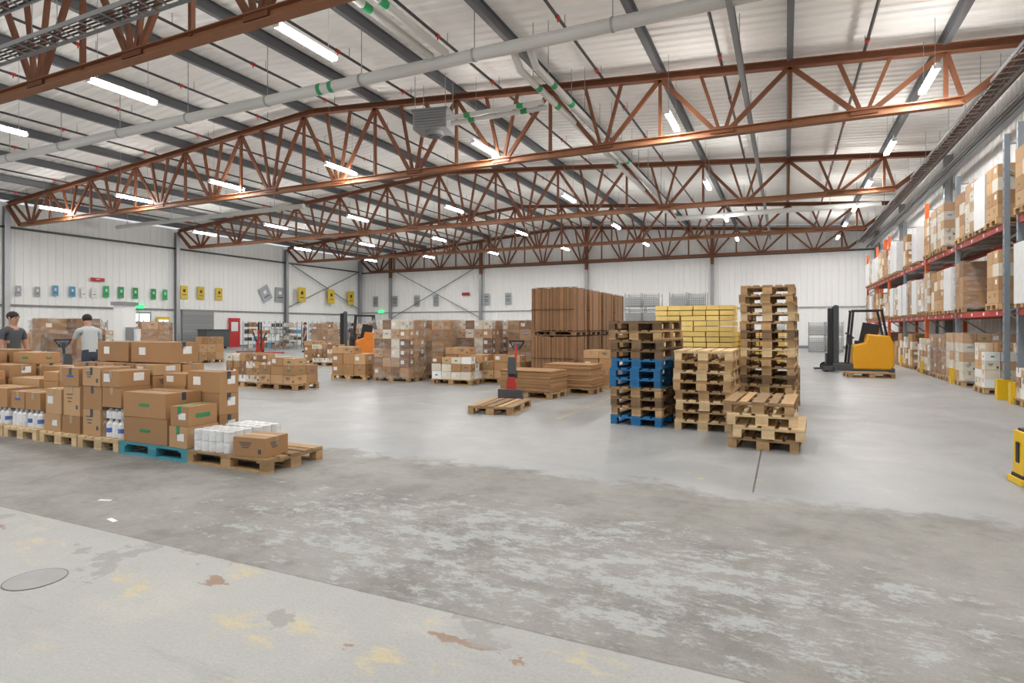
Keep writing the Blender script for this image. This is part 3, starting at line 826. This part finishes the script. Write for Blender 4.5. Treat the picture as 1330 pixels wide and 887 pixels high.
# ------------------------------------------------------------------ far left clutter
random.seed(5)
def shelf(x,y,rz,w=2.4,h=1.9):
    e=empty('storage_shelf',(x,y,0),rz); b=MB()
    for px_ in (-w/2,0,w/2):
        for py_ in (-.25,.25): b.b2((px_-.02,py_-.02,0),(px_+.02,py_+.02,h),'galv')
    for k in range(4): b.b2((-w/2,-.27,.15+k*h/4.2),(w/2,.27,.18+k*h/4.2),'galv')
    b.obj('frame',parent=e); b=MB()
    for k in range(4):
        xx=-w/2+.2
        while xx<w/2-.15:
            if random.random()<.85: b.carton((xx,0,.181+k*h/4.2),(.28,.4,random.uniform(.15,.32)),random.choice(('carton','cream','white_plastic','tag_blue','carton_dark','darkgrey')))
            xx+=.34
    b.obj('boxes',parent=e); return e
for (x,y,r) in ((-31,28,.2),(-29,33,0),(-26,34,0),(-33,36,1.2),(-22.5,38,0),(-19.5,38,0),(-30,40,0),(-25,41,0),(-34,22,1.57),(-33.5,18.5,1.57),(-32,31,.1),(-27.5,30.5,.1),(-34.5,33.5,.1),(-31.5,35.5,0),(-28,37,0),(-34,40,0)): shelf(x,y,r)
for i,(x,y) in enumerate(((-20,13.5),(-21.5,14.2),(-18.9,9.9),(-20.2,10.8),(-16.5,8.8),(-18.2,8.6),(-21.9,11.4),(-16.2,18),(-17.6,19),(-22,24),(-19.8,24.8),(-18.2,26),(-15.8,27),(-14,28.5),(-20,30),(-17.6,30.4),(-14.8,31),(-12.2,30.6),(-11,26),(-12.4,24),(-14.4,23.2),(-11.4,21.5),(-9.5,22),(-23.4,31),(-24.5,27.8),(-10,33),(-12,36),(-15,37),(-3,24.5),(-2,26.2),
    (-23.5,12.6),(-24.9,13.4),(-23.4,15.6),(-25.2,16.2),(-26.8,15.0),(-28.3,16.4),(-27,18.2),(-29.8,17.2),(-22.3,17.2),(-31,15),(-22.2,28.2),(-20.8,33.5),(-18.4,34),(-24,36),(-26.2,38.5),(-16.6,35),(-13.8,26.2),(-12.8,28.4))):
    load(['low3','tall1','tall2','rk5','tall3','rk2','tallbox','mixw'][i%8],x,y,random.choice((0,.1,R90)))
b=MB(); 
b.cyl((0,0,0),(0,0,.86),.28,'blue_pack',20); b.cyl((0,0,.28),(0,0,.31),.29,'blue_pack',20); b.cyl((0,0,.57),(0,0,.60),.29,'blue_pack',20)
bm_=b.mesh('barrel'); put('blue_barrel',bm_,(-19.4,12.2,0)); put('blue_barrel',bm_,(-20.05,12.3,0))
b=MB(); b.cyl((0,0,.0),(0,0,.08),.85,'darkgrey',32); b.b2((-1.25,-.25,0),(-.95,.25,2.15),'white_plastic'); b.b2((-1.3,-.3,2.15),(-.9,.3,2.25),'midgrey'); b.b2((-.95,-.15,.9),(-.75,.15,1.5),'midgrey'); b.cyl((-.7,.0,.95),(-.7,0,1.45),.09,'film_white',14); b.b2((-1.3,-.27,0),(-.3,.27,.06),'darkgrey')
b.obj('pallet_wrapping_machine',(-16.8,11.4,0),.3)
b=MB(); b.box((0,0,.72),(1.6,1.0,1.15),'darkgrey',taper=1.1); b.box((0,0,1.32),(1.8,1.15,.06),'black')
for q in (-1,1):
    for w in (-1,1): b.cyl((q*.6,w*.35-.03,.09),(q*.6,w*.35+.03,.09),.09,'rubber',12); b.box((q*.6,w*.35,.14),(.05,.05,.1),'black')
b.obj('waste_container',(-36.2,28.6,0),1.5)

# ------------------------------------------------------------------ people
def person(name,loc,rz,shirt,lean=0.0,armL=None,armR=None,h=1.75,hairlen=0):
    s=h/1.75
    V=[];R=[];E=[];Lb=[]
    def v(p,r,lb,par=None,up=True):
        p=Vector(p)
        if up and lean:
            q=p-Vector((0,0,.95)); q=Matrix.Rotation(-lean,3,'X')@q; p=q+Vector((0,0,.95))
        V.append(p*s); R.append((r[0]*s,r[1]*s) if isinstance(r,tuple) else (r*s,r*s)); Lb.append(lb)
        if par is not None: E.append((par,len(V)-1))
        return len(V)-1
    pel=v((0,0,.95),(.155,.115),'trousers',None,False)
    w=v((0,0,1.10),(.145,.105),shirt,pel); ch=v((0,0,1.30),(.165,.115),shirt,w); up_=v((0,-.01,1.43),(.13,.09),shirt,ch)
    nk=v((0,0,1.51),.058,'skin',up_); hd=v((0,.012,1.585),(.066,.078),'skin',nk); hm=v((0,.012,1.66),(.078,.095),'skin',hd); ht=v((0,.0,1.72),(.06,.075),'hair',hm)
    for sg,arm in ((-1,armL),(1,armR)):
        el,wr=arm if arm else ((.25,.02,1.14),(.26,.10,.90))
        sh=v((sg*.185,-.005,1.41),.062,shirt,up_)
        mid=Vector((.185,-.005,1.41)).lerp(Vector(el),.55)
        mu=v((sg*mid.x,mid.y,mid.z),.053,shirt,sh)
        e1=v((sg*el[0],el[1],el[2]),.042,'skin',mu); w1=v((sg*wr[0],wr[1],wr[2]),.028,'skin',e1)
        d=(Vector((sg*wr[0],wr[1],wr[2]))-Vector((sg*el[0],el[1],el[2]))).normalized()
        side=d.cross(Vector((0,0,1))); side=side.normalized() if side.length>.2 else Vector((0,1,0))
        dn=side.cross(d).normalized()
        if dn.z>0: dn=-dn
        W_=Vector((sg*wr[0],wr[1],wr[2])); pl=W_+d*.055
        pm=v(pl,(.036,.02),'skin',w1)
        for k,(o,ln) in enumerate(((-.030,.070),(-.010,.080),(.010,.076),(.029,.060))):
            a=v(pl+d*.035+side*o,.0095,'skin',pm); b_=v(pl+d*(.035+ln*.5)+side*o*1.1+dn*.008,.0085,'skin',a); v(pl+d*(.035+ln*.82)+side*o*1.1+dn*.032,.0075,'skin',b_)
        a=v(W_+d*.03-side*.035,.011,'skin',pm); v(W_+d*.075-side*.060+dn*.015,.009,'skin',a)
    for sg in (-1,1):
        hp=v((sg*.095,0,.86),.092,'trousers',pel,False); kn=v((sg*.11,.015,.49),.062,'trousers',hp,False); an=v((sg*.115,-.01,.10),.042,'trousers',kn,False)
        ft=v((sg*.12,.05,.045),(.042,.04),'black',an,False); v((sg*.13,.16,.035),(.042,.03),'black',ft,False)
    me=bpy.data.meshes.new('sk'); me.from_pydata([tuple(p) for p in V],E,[]); o=bpy.data.objects.new('sk',me); COL.objects.link(o)
    sk=o.modifiers.new('s','SKIN'); sk.use_smooth_shade=True
    for i,d in enumerate(me.skin_vertices[0].data): d.radius=R[i]; d.use_root=(i==0)
    sb=o.modifiers.new('u','SUBSURF'); sb.levels=2; sb.render_levels=2
    dg=bpy.context.evaluated_depsgraph_get(); dg.update()
    m2=bpy.data.meshes.new_from_object(o.evaluated_get(dg)); bpy.data.objects.remove(o)
    m2.materials.clear(); names=[shirt,'trousers','skin','hair','black']
    for n in names: m2.materials.append(MATS[n])
    segs=[(V[a],V[b],Lb[b]) for a,b in E]
    for p in m2.polygons:
        c=p.center; best=None
        for a,b_,lb in segs:
            ab=b_-a; t=max(0,min(1,(c-a).dot(ab)/ab.length_squared)); dd=(c-(a+ab*t)).length
            if best is None or dd<best[0]: best=(dd,lb)
        p.material_index=names.index(best[1]); p.use_smooth=True
    root=empty(name,loc,rz)
    put('body',m2,parent=root)
    H=empty('head_parts',V[hm],0,root); H.rotation_euler=(-lean,0,0); H.scale=(s,s,s)
    def blob(nm,c,r,m,n=12):
        import bmesh
        bm=bmesh.new(); bmesh.ops.create_uvsphere(bm,u_segments=n,v_segments=n//2+2,radius=1)
        for q in bm.verts: q.co=Vector((q.co.x*r[0]+c[0],q.co.y*r[1]+c[1],q.co.z*r[2]+c[2]))
        mm=bpy.data.meshes.new(nm); bm.to_mesh(mm); bm.free(); mm.materials.append(MATS[m]); put(nm,mm,parent=H,smooth=True)
    blob('hair',(0,-.022,.030),(.088,.098,.088),'hair',20)
    blob('nose',(0,.098,-.020),(.012,.018,.022),'skin'); blob('mouth',(0,.088,-.058),(.022,.008,.007),'lip')
    for q in (-1,1):
        blob('eye',(q*.030,.085,.004),(.011,.008,.007),'eye'); blob('ear',(q*.080,.0,-.012),(.010,.020,.030),'skin'); blob('brow',(q*.030,.088,.022),(.018,.008,.004),'hair')
    return root
person('standing_worker',(-13.0,6.0,0),-1.3,'shirt_dark',.05,h=1.77)
person('leaning_worker',(-13.2,7.5,0),1.35,'shirt_grey',.36,armL=((.22,.24,1.22),(.16,.47,1.14)),armR=((.22,.24,1.22),(.16,.47,1.14)),h=1.80)
person('standing_worker',(-26.2,26.9,0),2.6,'shirt_dark',0,h=1.78)
person('standing_worker',(-22.0,26.2,0),0.6,'shirt_dark',0,h=1.72)
pallet_truck('hand_pallet_truck',(-14.55,7.80,0),1.9-.55,'darkgrey')

# ------------------------------------------------------------------ world, camera
w=bpy.data.worlds.new('world'); scene.world=w; w.use_nodes=True
bg=w.node_tree.nodes['Background']; bg.inputs[0].default_value=(.93,.96,1,1); bg.inputs[1].default_value=.8
cam=bpy.data.cameras.new('camera'); co=bpy.data.objects.new('camera',cam); COL.objects.link(co)
co.location=(0,0,1.5); co.rotation_euler=(math.radians(90),0,math.radians(24.9))
cam.sensor_width=36; cam.lens=766/1330*36; cam.shift_y=-18.5/1330; cam.clip_end=300
scene.camera=co
scene.view_settings.view_transform='Standard'
